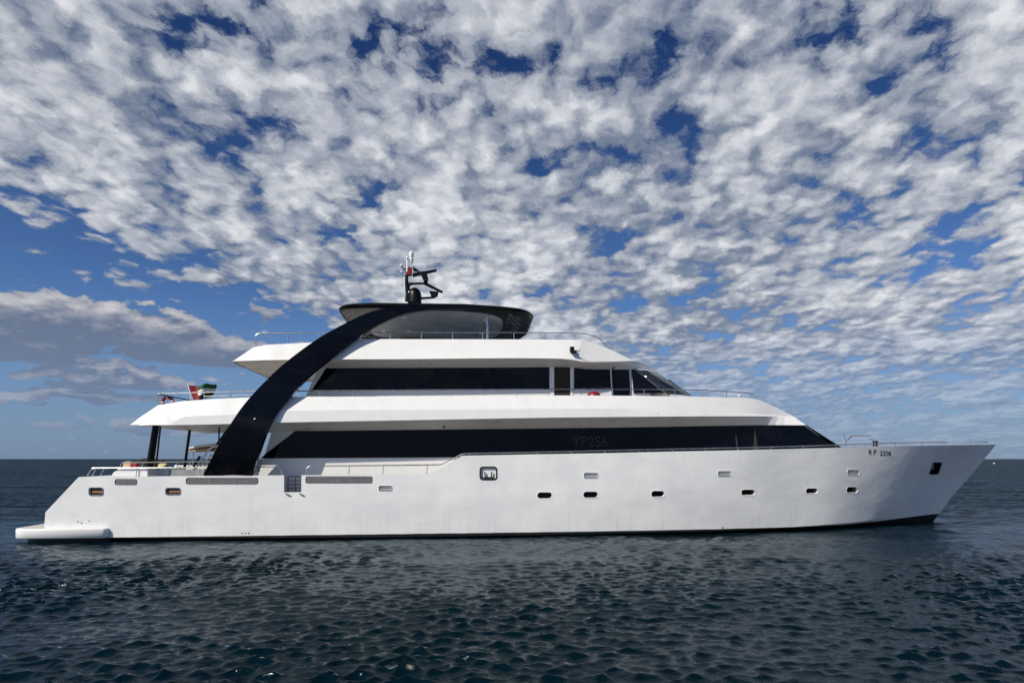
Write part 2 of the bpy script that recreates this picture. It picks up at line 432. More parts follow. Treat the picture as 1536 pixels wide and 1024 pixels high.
def well(rows, z0, inset):
    b = bmesh.new()
    rings = []
    for p, q in rows:
        hit = HB.ray_cast(Vector((p.x, -12, z0)), Vector((0, 1, 0)))[0]
        vb = min((hit.y if hit else p.y) + inset, -.05); vt = min(p.y + inset, -.05)
        near = [Vector((p.x, vb, z0)), Vector((p.x, vt, p.z + .02)), Vector((p.x, vt, 6))]
        rings.append(near + [mir(v) for v in reversed(near)])
    ringloft(b, rings); bmesh.ops.recalc_face_normals(b, faces=b.faces)
    for f in b.faces: f.material_index = 2 if max(v.co.z for v in f.verts) < z0 + .01 else 1
    return b
u_step = at(690, 690, -B).x
DECK = at(440, 738, -B).z - .02
pairs = list(zip(rsh, rmd))
aft_rows = [p for p in pairs if at(150, 715, -B).x < p[0].x < u_step]
fwd_rows = [p for p in pairs if u_step + .05 < p[0].x < at(1385, 668, -2.).x]
wells = [well(aft_rows, DECK, .15), well(fwd_rows, 2.75, .22)]
for b in [cut] + wells:
    bmesh.ops.recalc_face_normals(b, faces=b.faces)
    me = bpy.data.meshes.new('cutter'); b.to_mesh(me); b.free()
    for mm in (M['hull'], M['white'], M['teak'], M['dark']): me.materials.append(mm)
    co = bpy.data.objects.new('cutter', me); C.objects.link(co); co.matrix_world = YM
    yacht.matrix_world = YM
    md_ = hull_o.modifiers.new('cut', 'BOOLEAN'); md_.operation = 'DIFFERENCE'; md_.solver = 'EXACT'; md_.object = co
    bpy.context.view_layer.update()
    dg = bpy.context.evaluated_depsgraph_get()
    nm = bpy.data.meshes.new_from_object(hull_o.evaluated_get(dg))
    hull_o.modifiers.clear(); hull_o.data = nm
    bpy.data.objects.remove(co)
hull_o.data.name = 'hull'; hull_o.data.shade_smooth(); hull_o.data.set_sharp_from_angle(angle=R(28))

for kind, fr in pend:
    W_, H_ = fr[4], fr[5]
    if kind == 'port':
        bm = bmesh.new(); rim(bm, fr, W_, H_, .13, -.01, .008, .018); o = link('porthole', bm, M['white'], yacht)
        bm = bmesh.new(); plate(bm, fr, W_ - .004, H_ - .004, .128, -.126, -.115); link('pane', bm, M['pane'], o)
    elif kind == 'fair':
        bm = bmesh.new(); rim(bm, fr, W_, H_, .06, -.01, .012, .012); o = link('fairlead', bm, M['white'], yacht)
        bm = bmesh.new(); p, X, Z, N = fr[:4]
        tube(bm, [p - X * W_ * .47 - Z * H_ * .25 - N * .05, p + X * W_ * .47 - Z * H_ * .25 - N * .05], .038, 10)
        link('roller', bm, M['ceil'], o)
    else:
        bm = bmesh.new(); rim(bm, fr, W_, H_, .06, -.01, .014, .03); o = link('mooring_port', bm, M['steel'], yacht)
        bm = bmesh.new(); plate(bm, fr, W_ - .006, H_ - .006, .055, -.105, -.09); link('inner_panel', bm, M['bronze'], o)
        bm = bmesh.new(); p, X, Z, N = fr[:4]
        tube(bm, [p - X * W_ * .3 - Z * H_ * .12 - N * .05, p + X * W_ * .47 - Z * H_ * .12 - N * .05], .05, 10)
        link('roller', bm, M['orange'], o)
for fr in vfr:
    bm = bmesh.new(); p, X, Z, N, W_, H_ = fr
    plate(bm, fr, W_ - .006, H_ - .006, .078, -.048, -.03)
    for k in range(5):
        box(bm, p + Z * (H_ * (-.36 + .18 * k)) - N * .012, (W_ - .10, .02, H_ * .09), Matrix((X, N, Z)).transposed())
    for k in range(1, max(2, int(W_ / .85))):
        box(bm, p + X * (-W_ / 2 + W_ * k / max(2, int(W_ / .85))) - N * .010, (.03, .03, H_ - .03), Matrix((X, N, Z)).transposed())
    link('vent', bm, M['grey'], yacht)
# boarding hatch with its black seal and two hooks
bm = bmesh.new(); rim(bm, hat, hat[4] - .05, hat[5] - .05, .08, -.055, .015, .045); o = link('side_hatch', bm, M['rubber'], yacht)
bm = bmesh.new(); p, X, Z, N, W_, H_ = hat
tube(bm, [p - X * .15 + Z * .06 + N * .01, p - X * .10 - Z * .15 + N * .01], .022); tube(bm, [p + X * .13 + Z * .06 + N * .01, p + X * .11 - Z * .15 + N * .01], .022)
box(bm, p - Z * (H_ / 2 - .07), (.44, .05, .06), Matrix((X, N, Z)).transposed()); link('hook', bm, M['rubber'], o)
# anchor pocket
bm = bmesh.new(); rim(bm, anc, anc[4] * .74, anc[5], .1, -.01, .02, .035, skew=.42); o = link('anchor_pocket', bm, M['steel'], yacht)
bm = bmesh.new(); p, X, Z, N, W_, H_ = anc
for s, t in ((-.22, .2), (-.26, -.02)): ball(bm, p + X * W_ * s + Z * H_ * t - N * .02, .045)
tube(bm, [p + X * W_ * .05 - N * .15 + Z * .2, p - X * W_ * .05 - N * .12 - Z * .2], .05); link('anchor', bm, M['steel'], o)
# drains
for x, y, r in ((117, 782, .022), (122.5, 784, .022), (134, 781, .02), (363, 799, .022), (368, 799, .022), (373, 799, .025), (1084, 791, .03), (963, 688.5, .012), (1211, 724, .01)):
    bm = bmesh.new(); p, n = hull(x, y); lathe(bm, p - n * .02, [(0, 0), (r, 0), (r, .03), (r * .6, .032), (0, .028)], 12, n); link('drain', bm, M['rubber'], yacht)
# gate of bars in the bulwark
bm = bmesh.new(); p, X, Z, N, W_, H_ = gate; q = p - N * .10
zt = H_ / 2 + .04; L, Rr = -W_ / 2 + .12, W_ / 2 - .02
tube(bm, fillet([q + X * L - Z * (H_ / 2 - .02), q + X * L + Z * zt, q + X * Rr + Z * zt, q + X * Rr - Z * (H_ / 2 - .02)], .08), .016)
for k in (-.22, .04, .28): tube(bm, [q + X * L + Z * H_ * k, q + X * Rr + Z * H_ * k], .011)
tube(bm, [q + X * .08 + Z * zt, q + X * .08 - Z * H_ / 2], .013)
link('boarding_gate', bm, M['dark'], yacht)
bm = bmesh.new()
bm.free()
for s in (-1, 1):
    bm = bmesh.new(); tube(bm, fillet([p + X * s * W_ * .4 - Z * (H_ / 2 + .03) - N * .02, p + X * s * W_ * .4 - Z * (H_ / 2 + .05) + N * .06, p + X * (s * W_ * .4 + .16) - Z * (H_ / 2 + .11) + N * .03], .04), .02)
    link('gangway_bracket', bm, M['steel'], yacht)

# swimming platform
zt, zb = at(90, 793, -4.0).z, at(90, 808, -4.0).z
ua, ub = at(23, 800, -3.6).x, at(158, 800, -3.98).x
pl = []
for k in range(9):
    a = R(90 * k / 8); pl.append((ua + .9 - .9 * math.sin(a), -3.1 - .86 * (1 - math.cos(a)) * 1.0))
pl = [(ua, 0.0), (ua, -1.6)] + [(ua + .55 * (1 - math.cos(R(90 * k / 8))), -3.46 - .5 * math.sin(R(90 * k / 8))) for k in range(9)] + [(ub - .12, -3.96), (ub, -3.86), (ub, -3.4), (ub - 1.2, 0)]
full = pl + [(x, -y) for x, y in reversed(pl) if y]
def slab(bm, out, z0, z1, r, mi=0):
    cx = sum(p[0] for p in out) / len(out)
    def sc(k, z): return [Vector((cx + (x - cx) * (1 - k / 3), y * (1 - k / 3.9), z)) for x, y in out]
    ringloft(bm, [sc(r, z0), sc(0, z0 + r), sc(0, z1 - r), sc(r * .4, z1 - r * .2), sc(r, z1)], mi=mi)
bm = bmesh.new(); slab(bm, full, zb, zt, .045); sp = link('swim_platform', bm, M['white'], yacht, 50)
bm = bmesh.new(); slab(bm, [(x * .97 + ua * .03 + .1, y * .95) for x, y in full], zt - .01, zt + .006, .004); link('platform_deck', bm, simple('sun bleached decking', (.52, .49, .44), .65, var=.1, vs=9.), sp)
bm = bmesh.new(); slab(bm, [(x + .25 if x < ub - .3 else x, y * .94) for x, y in full], -.5, zb - .004, .01); link('platform_base', bm, M['dark'], sp)

# ------------------------------------------------------------------ upper deck (bulwark band with recessed deck) and roof
def band(name, T, K, Bt, S, depth):
    t, k, b, s = ([at(*p) for p in r] for r in (T, K, Bt, S))
    tin = [p + Vector((0, .12, 0)) for p in t]
    dk = [p + Vector((0, .14, -dd)) for p, dd in zip(t, depth)]
    bm = bmesh.new(); sym_loft(bm, [dk, tin, t, k, b, s], 4, 2)
    bm.normal_update(); lim = max(p.x for p, dd in zip(t, depth) if dd > .25) if name == 'upper_deck' else t[3].x
    zs = [p.z for p in b]
    for f in bm.faces:
        c = f.calc_center_median()
        if abs(f.normal.z) > .9 and abs(c.y) < .05 and c.x < lim and c.z > sum(zs) / len(zs): f.material_index = 1
    return link(name, bm, [M['white'], M['teak']], yacht, 7)
UT = [(196, 636, -3.6), (237, 607.5, -3.55), (275, 601.5, -3.54), (345, 597, -3.54), (430, 595, -3.54), (620, 594, -3.54), (800, 593, -3.54), (900, 593, -3.5), (1000, 594, -3.3), (1080, 595.5, -2.92), (1130, 597.5, -2.55), (1160, 609, -2.22), (1189, 623.5, -1.9)]
UK = [(195.5, 636.6, -3.7), (250, 636.6, -3.78), (274, 625, -3.77), (345, 622, -3.76), (430, 616, -3.755), (620, 614.5, -3.755), (800, 613, -3.755), (900, 612.7, -3.71), (1000, 614, -3.5), (1080, 616.5, -3.12), (1130, 620, -2.78), (1160, 622.5, -2.42), (1190, 624, -1.98)]
UB = [(195, 637, -3.75), (250, 637.2, -3.79), (274, 637, -3.79), (345, 635.5, -3.79), (430, 633.2, -3.79), (620, 629.8, -3.79), (800, 626.5, -3.79), (900, 625.3, -3.74), (1000, 624.5, -3.58), (1080, 624, -3.2), (1130, 624, -2.86), (1160, 624.2, -2.5), (1191, 624.6, -2.0)]
US = [(203, 637.9, -2.9), (252, 638.6, -2.75), (276, 639, -2.75), (345, 638.5, -2.75), (430, 646, -2.7), (620, 644.5, -2.7), (800, 642, -2.7), (900, 641, -2.7), (1000, 639.5, -2.66), (1080, 638, -2.58), (1120, 637.5, -2.5), (1150, 637.2, -2.45), (1209, 637.5, -2.42)]
upper = band('upper_deck', UT, UK, UB, US, [.01, .25, .5, .7, .75, .75, .75, .75, .6, .12, .05, .03, .01])
RT = [(349, 541.8, -3.2), (380, 521, -3.14), (398, 517.3, -3.14), (466, 513.4, -3.14), (520, 508.8, -3.14), (620, 508.5, -3.14), (760, 508.8, -3.14), (860, 509.5, -3.05), (878, 510.5, -2.95), (905, 519.5, -2.65), (930, 531, -2.35), (955, 543, -1.97), (978, 552.3, -1.5)]
RK = [(348.5, 542, -3.2), (352, 540.4, -3.3), (394, 538.8, -3.36), (466, 537.6, -3.38), (520, 537.2, -3.4), (620, 536.8, -3.4), (760, 535.5, -3.4), (845, 536.5, -3.38), (875, 541, -3.3), (905, 542.3, -3.15), (935, 541.8, -2.85), (958, 542, -2.4), (979, 552.7, -1.6)]
RB = [(348, 542.5, -3.3), (352, 541.5, -3.32), (394, 540, -3.4), (466, 539, -3.42), (520, 538.7, -3.42), (620, 538.3, -3.42), (760, 537, -3.42), (845, 538, -3.4), (875, 542.6, -3.3), (905, 544, -3.13), (935, 543.6, -2.83), (958, 543.6, -2.38), (979, 553, -1.62)]
RS = [(356, 544.5, -2.5), (362, 544.8, -2.5), (400, 544.8, -2.5), (462, 548, -2.5), (520, 551.2, -2.5), (620, 551, -2.5), (760, 549.8, -2.5), (845, 550.3, -2.5), (875, 552.5, -2.5), (905, 553, -2.5), (945, 553.2, -2.42), (962, 554.2, -2.1), (981, 554.8, -1.6)]
roof = band('roof', RT, RK, RB, RS, [.01, .2, .3, .35, .35, .35, .35, .35, .3, .1, .03, .02, .01])

# ------------------------------------------------------------------ deck houses
def house(name, top, bot, ztop_up=.05, zbot=None):
    t = [at(*p) + Vector((0, 0, ztop_up)) for p in top]; b = [at(*p) for p in bot]
    if zbot is not None:
        for p in b: p.z = max(zbot, 2.76) if p.x > at(960, 690, -2.68).x else zbot
    bm = bmesh.new(); sym_loft(bm, [t, b], 1); return link(name, bm, M['white'], yacht, 30, bev=.01)
house('main_deck_house', [(408, 646, -2.68), (620, 644, -2.68), (900, 641, -2.68), (950, 640.3, -2.68), (1000, 639.5, -2.64), (1080, 638, -2.55), (1150, 637.2, -2.42), (1206, 637.5, -2.3)],
      [(380, 714, -2.68), (620, 714, -2.68), (900, 700, -2.68), (955, 700, -2.68), (1000, 700, -2.64), (1100, 690, -2.55), (1190, 690, -2.42), (1288, 690, -2.3)], .02, DECK - .02)
uz = at(700, 593, -3.36).z - .8
house('upper_deck_house', [(478, 551, -2.48), (620, 551, -2.48), (845, 550.3, -2.48), (905, 553, -2.48), (950, 553.2, -2.4)],
      [(445, 600, -2.48), (620, 600, -2.48), (845, 600, -2.48), (905, 600, -2.48), (1000, 600, -2.4)], .02, uz)

def strip(name, top, bot, mat, out=.030, parent=None, far=True):
    """one pane following the wall: near (and mirrored far) sheet with thickness"""
    for s in ((1, -1) if far else (1,)):
        t = [at(*p) for p in top]; b = [at(*p) for p in bot]
        n = len(t)
        bm = bmesh.new()
        j0, j1, j2, j3 = (random.uniform(-.007, .007) if mat is M['glass'] else 0 for _ in range(4)); nn = max(1, n - 1)
        o1 = [p + Vector((0, -out + j0 + (j1 - j0) * k / nn, 0)) for k, p in enumerate(t)] + [p + Vector((0, -out + j2 + (j3 - j2) * k / nn, 0)) for k, p in reversed(list(enumerate(b)))]
        ringloft_pts = o1
        inner = [p + Vector((0, .03, 0)) for p in t] + [p + Vector((0, .03, 0)) for p in reversed(b)]
        if s < 0: o1 = [mir(p) for p in o1]; inner = [mir(p) for p in inner]
        vo = [bm.verts.new(p) for p in o1]; vi = [bm.verts.new(p) for p in inner]; m2 = 2 * n
        for k in range(n - 1):
            bm.faces.new((vo[k], vo[k + 1], vo[m2 - 2 - k], vo[m2 - 1 - k])); bm.faces.new((vi[k], vi[k + 1], vi[m2 - 2 - k], vi[m2 - 1 - k]))
        for k in range(m2): bm.faces.new((vo[k], vo[(k + 1) % m2], vi[(k + 1) % m2], vi[k]))
        o = link(name, bm, mat, parent or yacht, 30)
    return o
def lerp_key(keys, x):
    for a, b in zip(keys, keys[1:]):
        if a[0] <= x <= b[0]:
            t = (x - a[0]) / (b[0] - a[0]); return tuple(a[i] + (b[i] - a[i]) * t for i in range(1, len(a)))
    return keys[0][1:] if x < keys[0][0] else keys[-1][1:]
MT = [(400, 646.3, -2.685), (620, 644.6, -2.685), (900, 641.4, -2.685), (1000, 639.9, -2.645), (1080, 638.4, -2.555), (1150, 637.6, -2.425), (1206, 637.8, -2.305)]
MB_ = [(380, 687.2, -2.685), (620, 686, -2.685), (760, 685.4, -2.685), (900, 685, -2.685), (1000, 685, -2.645), (1100, 684, -2.555), (1190, 682, -2.425), (1288, 688, -2.305)]
strip('window_backing', [(x, *lerp_key(MT, x)) for x in (443.5, 620, 900, 1000, 1080, 1150, 1205.5)], [(x, *lerp_key(MB_, x)) for x in (390.5, 620, 900, 1000, 1100, 1190, 1275)], M['rubber'], .008)
cuts_t = [443, 530, 640, 735, 830, 930, 1030, 1110, 1160, 1206]
cuts_b = [390, 516, 640, 735, 830, 930, 1030, 1112, 1175, 1276]
for i in range(len(cuts_t) - 1):
    g = .30
    a, b_, c_, d_ = cuts_t[i] + g, cuts_t[i + 1] - g, cuts_b[i] + g, cuts_b[i + 1] - g
    tp = [(x, *lerp_key(MT, x)) for x in (a, (a + b_) / 2, b_)]; bt = [(x, *lerp_key(MB_, x)) for x in (c_, (c_ + d_) / 2, d_)]
    strip('saloon_window', tp, bt, M['glass'])
# forward windscreen across the front of the saloon
bm = bmesh.new()
a, b_ = at(1208, 638, -2.28), at(1290, 690, -2.28); a.x += .01; b_.x += .01
prism(bm, [a, b_, mir(b_), mir(a)], Vector((.03, 0, .03))); link('saloon_windscreen', bm, M['glass'], yacht)
# pale curtain edges and the faded number showing on the saloon glass
for px in ([(1102, 648), (1104, 647.5), (1107.5, 674), (1105.5, 674)], [(1132, 642), (1137.5, 675), (1130, 674.5)]):
    v = -2.53 if px[0][0] < 1120 else -2.49
    bm = bmesh.new(); side_prism(bm, px, v - .058, .012); link('curtain', bm, M['curtain'], yacht)

def lettering(text, name, p0, X, Z, N, width, height, mat, parent, lift=.004, bold=0.):
    cu = bpy.data.curves.new('text', 'FONT'); cu.body = text; cu.size = 1; cu.extrude = .002; cu.offset = bold
    o = bpy.data.objects.new('text', cu); C.objects.link(o); bpy.context.view_layer.update()
    me = bpy.data.meshes.new_from_object(o.evaluated_get(bpy.context.evaluated_depsgraph_get()))
    bpy.data.objects.remove(o)
    co = [v.co.copy() for v in me.vertices]
    x0, x1 = min(c.x for c in co), max(c.x for c in co); y0, y1 = min(c.y for c in co), max(c.y for c in co)
    for v, c in zip(me.vertices, co):
        v.co = p0 + X * ((c.x - x0) / (x1 - x0) * width) + Z * ((c.y - y0) / (y1 - y0) * height) + N * (lift + c.z)
    me.name = name; me.materials.append(mat)
    ob = bpy.data.objects.new(name, me); C.objects.link(ob); ob.parent = parent; return ob
p0, p1, p2 = at(858, 669.5, -2.717), at(911, 669.5, -2.717), at(858, 654, -2.717)
lettering('YP2S6', 'hull_number', p0, Vector((1, 0, 0)), Vector((0, 0, 1)), Vector((0, -1, 0)), (p1 - p0).length, (p2 - p0).length, M['letters'], yacht, .010)
for txt, x0, x1, y0, y1 in (('R', 1303, 1308, 674.2, 681.6), ('P', 1310.5, 1314.5, 674.2, 681.6), ('2206', 1320, 1336.5, 675.8, 682.6)):
    fr = frame_on(x0, y0, x1, y1); p, X, Z, N, W_, H_ = fr
    lettering(txt, 'registration_number', p - X * W_ / 2 - Z * H_ / 2, X, Z, N, W_, H_, M['ink'], yacht, .006, .0)

# upper deck house glazing
def pane_px(name, px, v, mat=M['glass'], thick=.05, out=.022, far=True, parent=None):
    for s in ((1, -1) if far else (1,)):
        ja, jb, jc = (random.uniform(-.006, .006) if mat is M['glass'] and len(px) == 4 else 0 for _ in range(3))
        pts = [at(x, y, v) + Vector((0, -out + (ja, jb, jc, ja + jc - jb)[k % 4], 0)) for k, (x, y) in enumerate(px)]; off = Vector((0, thick, 0))
        if s < 0: pts = [mir(p) for p in pts]; off = -off
        bm = bmesh.new(); prism(bm, pts, off); o = link(name, bm, mat, parent or yacht, 30)
    return o
V2 = -2.48
wx_t, wx_b = [489, 560, 650, 735, 824], [467, 556, 650, 735, 824]
pane_px('window_backing', [(489.3, 552.4), (823.5, 550.9), (823.5, 583), (467.5, 585.8)], V2, M['rubber'], .04, .006)
for i in range(4):
    pane_px('sky_lounge_window', [(wx_t[i] + .28, 552.2 - .0045 * (wx_t[i] - 489)), (wx_t[i + 1] - .28, 552.2 - .0045 * (wx_t[i + 1] - 489)), (wx_b[i + 1] - .28, 586 - .008 * (wx_b[i + 1] - 467)), (wx_b[i] + .28, 586 - .008 * (wx_b[i] - 467))], V2)
pane_px('doorway', [(831.5, 550.4), (855, 551), (855, 601), (831.5, 601)], V2, simple('cabin gloom painted on pane', (.022, .015, .010), .7))  # solid pane in the opening; the cabin's gloom is painted as dark brown
dr = pane_px('door_post', [(825.5, 549.9), (830.8, 550.2), (830.8, 601), (825.5, 601)], V2, M['white'], .12, .03)
pane_px('door_post', [(855.4, 551), (859.2, 551.2), (859.2, 601), (855.4, 601)], V2, M['white'], .12, .03)
pane_px('wheelhouse_window', [(861, 551.6), (880, 553.6), (914.5, 553.9), (916.5, 582), (861, 582.6)], V2)
wd = pane_px('wheelhouse_door', [(917, 554), (943.3, 554), (946, 598), (919, 598)], V2)
for s in (1, -1):
    for px in ([(915.3, 553.3), (916.8, 553.3), (920, 599), (917.6, 599)], [(942.6, 553.3), (944.6, 553.3), (947, 599), (945, 599)], [(915.3, 553), (944.6, 553), (944.6, 554.1), (915.3, 554.1)]):
        pts = [at(x, y, V2 - .02) for x, y in px]; off = Vector((0, .05, 0))
        if s < 0: pts = [mir(p) for p in pts]; off = -off
        bm = bmesh.new(); prism(bm, pts, off); link('door_frame', bm, M['steel'], wd)
# wheelhouse front: side light, post and raked windscreen wrapping round to the centreline
pane_px('side_light', [(947.5, 554), (951.5, 554), (999, 589.5), (950.5, 589.5)], V2)
tp0, bt0 = at(951, 553.6, -2.44), at(1000, 590.5, -2.44)
prof = [(0, -2.44), (.30, -2.28), (.62, -1.85), (.88, -1.05), (1, 0)]
dxt, dxb = at(987, 557, -.2).x - tp0.x, at(1034, 590, -.2).x - bt0.x
def screen(k0, k1, inset):
    A = [Vector((tp0.x + d * dxt + .04, v, tp0.z - .01)) for d, v in prof]; Bq = [Vector((bt0.x + d * dxb + .04, v, bt0.z - .01)) for d, v in prof]
    return A, Bq
A, Bq = screen(0, 1, 0)
bm = bmesh.new()
for (i, j) in ((0, 2), (2, 3), (3, 4)):
    for s in (1, -1):
        for k in range(i, j):
            q = [A[k], A[k + 1], Bq[k + 1], Bq[k]]
            if s < 0: q = [mir(p) for p in q]
            bm.faces.new([bm.verts.new(p) for p in q])
bmesh.ops.remove_doubles(bm, verts=bm.verts, dist=.001)
wsn = link('wheelhouse_windscreen', bm, M['screen'], yacht, 50)
so = wsn.modifiers.new('thickness', 'SOLIDIFY'); so.thickness = .03
bm = bmesh.new()
sec = A + [mir(p) for p in reversed(A[:-1])]; lowr = Bq + [mir(p) for p in reversed(Bq[:-1])]
back_t = [Vector((p.x - .06, p.y, p.z)) for p in sec]
cx = sum(p.x for p in sec) / len(sec)
ringloft(bm, [[p + Vector((-.06, 0, .03)) for p in sec], [p + Vector((-.10, 0, -.02)) for p in lowr], [Vector((p.x + .12, p.y, p.z - .01)) for p in lowr], [Vector((p.x + .25, p.y, uz + .3)) for p in lowr]])
link('windscreen_base', bm, M['white'], yacht, 40)
for s in (1, -1):
    bm = bmesh.new(); a, b_ = at(951.5, 553.5, -2.52), at(998.5, 589.5, -2.52)
    tube(bm, [(a.x, a.y * s, a.z), (b_.x, b_.y * s, b_.z)], .022); link('windscreen_post', bm, M['steel'], yacht)
    for t in (.35, .75):
        bm = bmesh.new()
        a = A[3].lerp(Bq[3], .25) + Vector((.06, .5 * t, .05)); b_ = A[3].lerp(Bq[3], .95) + Vector((.06, .5 * t, .06))
        tube(bm, [(a.x, a.y * s, a.z), (b_.x, b_.y * s, b_.z)], .018); link('wiper', bm, M['dark'], yacht)

# ------------------------------------------------------------------ black arch
AL = [(304, 712.5), (330, 662), (349, 630), (371, 600), (407, 562), (441, 533), (479, 506), (511, 488), (545, 471.5), (577, 462), (612, 456.5), (660, 455.5), (720, 457)]
AR = [(377.5, 712.5), (388, 681), (405, 637), (425, 607), (462, 566), (500, 535), (531, 511), (560, 491), (592, 475), (620, 467), (655, 463.3), (700, 462.3), (740, 462.5)]
AV = [-3.78, -3.9, -3.97, -3.86, -3.72, -3.58, -3.44, -3.4, -3.37, -3.35, -3.33, -3.32, -3.32]
for s in (1, -1):
    rl = resample([at(x, y, v) for (x, y), v in zip(AL, AV)], 5, 0); rr_ = resample([at(x, y, v) for (x, y), v in zip(AR, AV)], 5, 0)
    rings = []
    for l, r_ in zip(rl, rr_):
        ring = [l, r_, r_ + Vector((0, .24, 0)), l + Vector((0, .24, 0))]
        rings.append([Vector((p.x, p.y * s, p.z)) for p in ring])
    bm = bmesh.new(); ringloft(bm, rings); link('arch', bm, M['black'], yacht, 40, bev=.02)

for s in (1, -1):
    p = at(382, 628, -4.0); bm = bmesh.new(); ball(bm, (p.x, s * (p.y + .02), p.z), .035); link('arch_lamp', bm, M['white'], yacht)
# ------------------------------------------------------------------ hardtop
zh = at(660, 459, -3.3).z + .07
uL, uR = at(508, 462, -2.6).x, at(792, 462, -2.6).x
uc, hu, hv = (uL + uR) / 2, (uR - uL) / 2, 3.32
def outline(k, hu_, hv_, e=.30):
    c, s = math.cos(k), math.sin(k)
    x, y = math.copysign(abs(c) ** e, c) * hu_, math.copysign(abs(s) ** e, s) * hv_
    return (x + (.5 * (x / hu) ** 3 * (1 - (y / hv) ** 2) if x > 0 else 0), y)
def zc(x): return -.15 * min(1, abs(x / hu)) ** 2
NP = 96
def hring(inset, dz_, e=.17):
    return [Vector((uc + x, y, zh + dz_ + zc(x))) for x, y in (outline(k * 2 * math.pi / NP + .001, hu - inset, hv - inset, e) for k in range(NP))]
bm = bmesh.new()
ringloft(bm, [hring(2.9, .13), hring(2.0, .13), hring(.8, .11), hring(.25, .09), hring(.05, .06), hring(0, 0), hring(.03, -.09), hring(.14, -.125), hring(.6, -.13), hring(2.9, -.13)])
ht = link('hardtop', bm, M['matte'], yacht, 60)
bm = bmesh.new()
def cring(k, dz_): 
    return [Vector((uc - .15 + x, y, zh + dz_ + zc(x))) for x, y in (outline(q * 2 * math.pi / NP + .001, hu * .755 * k, hv * .87 * k, .40) for q in range(NP))]
ringloft(bm, [cring(1, -.12), cring(1, -.15), cring(.985, -.157), cring(.7, -.153), cring(.05, -.15)])
ce = link('ceiling', bm, M['ceil'], ht, 40)
for x_ in (-2.2, -1.1, 0., 1.1, 2.2):
    for y_ in (-1.6, 1.2):
        bm = bmesh.new(); lathe(bm, (uc - .15 + x_, y_, zh + zc(x_) - .172), [(0, 0), (.09, 0), (.10, .02), (.10, .03), (0, .03)], 14); link('downlight', bm, M['white'], ce)
for s in (-1, 1):
    bm = bmesh.new()
    for i in range(4):
        for j in range(17):
            x = s * (hu * (.80 + .062 * i)) + (.1 if j % 2 else 0); y = -2.8 + 5.6 * j / 16
            ox, oy = abs(x) / (hu - .16), abs(y) / (hv - .2)
            if ox ** 6 + oy ** 6 > .97 or random.random() < .12: continue
            box(bm, (uc + x, y, zh - .132 + zc(x)), (.15, .07, .016))  # pale bars paint the sky light that would show through slots
    link('vent_grille', bm, simple('slot light as pale paint', (.40, .40, .39), .5), ht)
for s in (1, -1):
    bm = bmesh.new(); a, b_ = at(731, 466, -2.75), at(731, 511, -2.75); tube(bm, [(a.x, s * a.y, a.z), (a.x, s * a.y, b_.z - .3)], .045, 12); link('hardtop_post', bm, M['steel'], yacht)

# mast with lights and radars, on the centreline
def pt(x, y, v=0.): return at(x, y, v)
bm = bmesh.new()
tube(bm, [pt(611, 452), pt(612, 440), pt(611, 430), pt(609.5, 420), pt(611, 408)], [.11, .10, .11, .08, .06], 10)
mast = link('mast', bm, M['dark'], yacht)
bm = bmesh.new(); tube(bm, [pt(607.5, 436), pt(606.5, 415), pt(608, 410)], .03); tube(bm, [pt(611, 411), pt(611, 388)], .045); link('mast_pole', bm, M['white'], mast)
for x, y, r in ((611, 386.5, .06), (601.7, 398, .06), (602.5, 408, .05), (614, 438, .05)):
    bm = bmesh.new(); ball(bm, pt(x, y, -.1), r); link('mast_lamp', bm, M['white'], mast)
bm = bmesh.new(); tube(bm, [pt(602, 399), pt(605.5, 403.5), pt(610, 403.5)], .025); link('lamp_arm', bm, M['dark'], mast)
bm = bmesh.new(); lathe(bm, pt(617, 394.5), [(0, 0), (.06, 0), (.09, .12), (.09, .2), (.07, .22), (.1, .3), (.11, .42), (.06, .5), (0, .5)], 14); link('top_light', bm, M['white'], mast)
c = pt(614.5, 407.5)
bm = bmesh.new(); box(bm, c, (.2, .24, .32)); link('sidelight_box', bm, M['red'], mast, bev=.01)
bm = bmesh.new(); a, b_ = pt(619, 411.5), pt(655, 405.5)
prism(bm, [a + Vector((0, -.07, -.11)), a + Vector((0, -.07, .05)), b_ + Vector((0, -.05, .05)), b_ + Vector((0, -.05, -.04))], Vector((0, .14, 0)))
prism(bm, [pt(619, 399, -.07), pt(629.5, 406.5, -.07), pt(620, 406, -.07)], Vector((0, .14, 0)))
link('radar_antenna', bm, M['dark'], mast, bev=.01)
bm = bmesh.new(); prism(bm, [pt(631, 409, -.13), pt(640, 408, -.13), pt(642.5, 418, -.13), pt(641, 423, -.13), pt(636, 422, -.13)], Vector((0, .26, 0))); link('radar_pedestal', bm, M['dark'], mast, bev=.02)
bm = bmesh.new(); tube(bm, [pt(612, 425.5), pt(638, 425)], .05); tube(bm, [pt(636, 424.5), pt(664, 438.5)], [.07, .055])
prism(bm, [pt(644, 436, -.12), pt(658, 437, -.12), pt(656, 443.5, -.12), pt(648, 445.5, -.12)], Vector((0, .24, 0))); tube(bm, [pt(630, 447.5), pt(652, 446)], .05)
tube(bm, [pt(649, 444), pt(649, 447)], .09); tube(bm, [pt(611, 428), pt(617, 425)], .08)
link('radar_bracket', bm, M['dark'], mast)
bm = bmesh.new(); lathe(bm, pt(622, 454), [(0, 0), (.30, 0), (.30, .3), (.27, .45), (.2, .57), (.1, .64), (0, .66)], 20); link('satellite_dome', bm, M['dark'], mast)

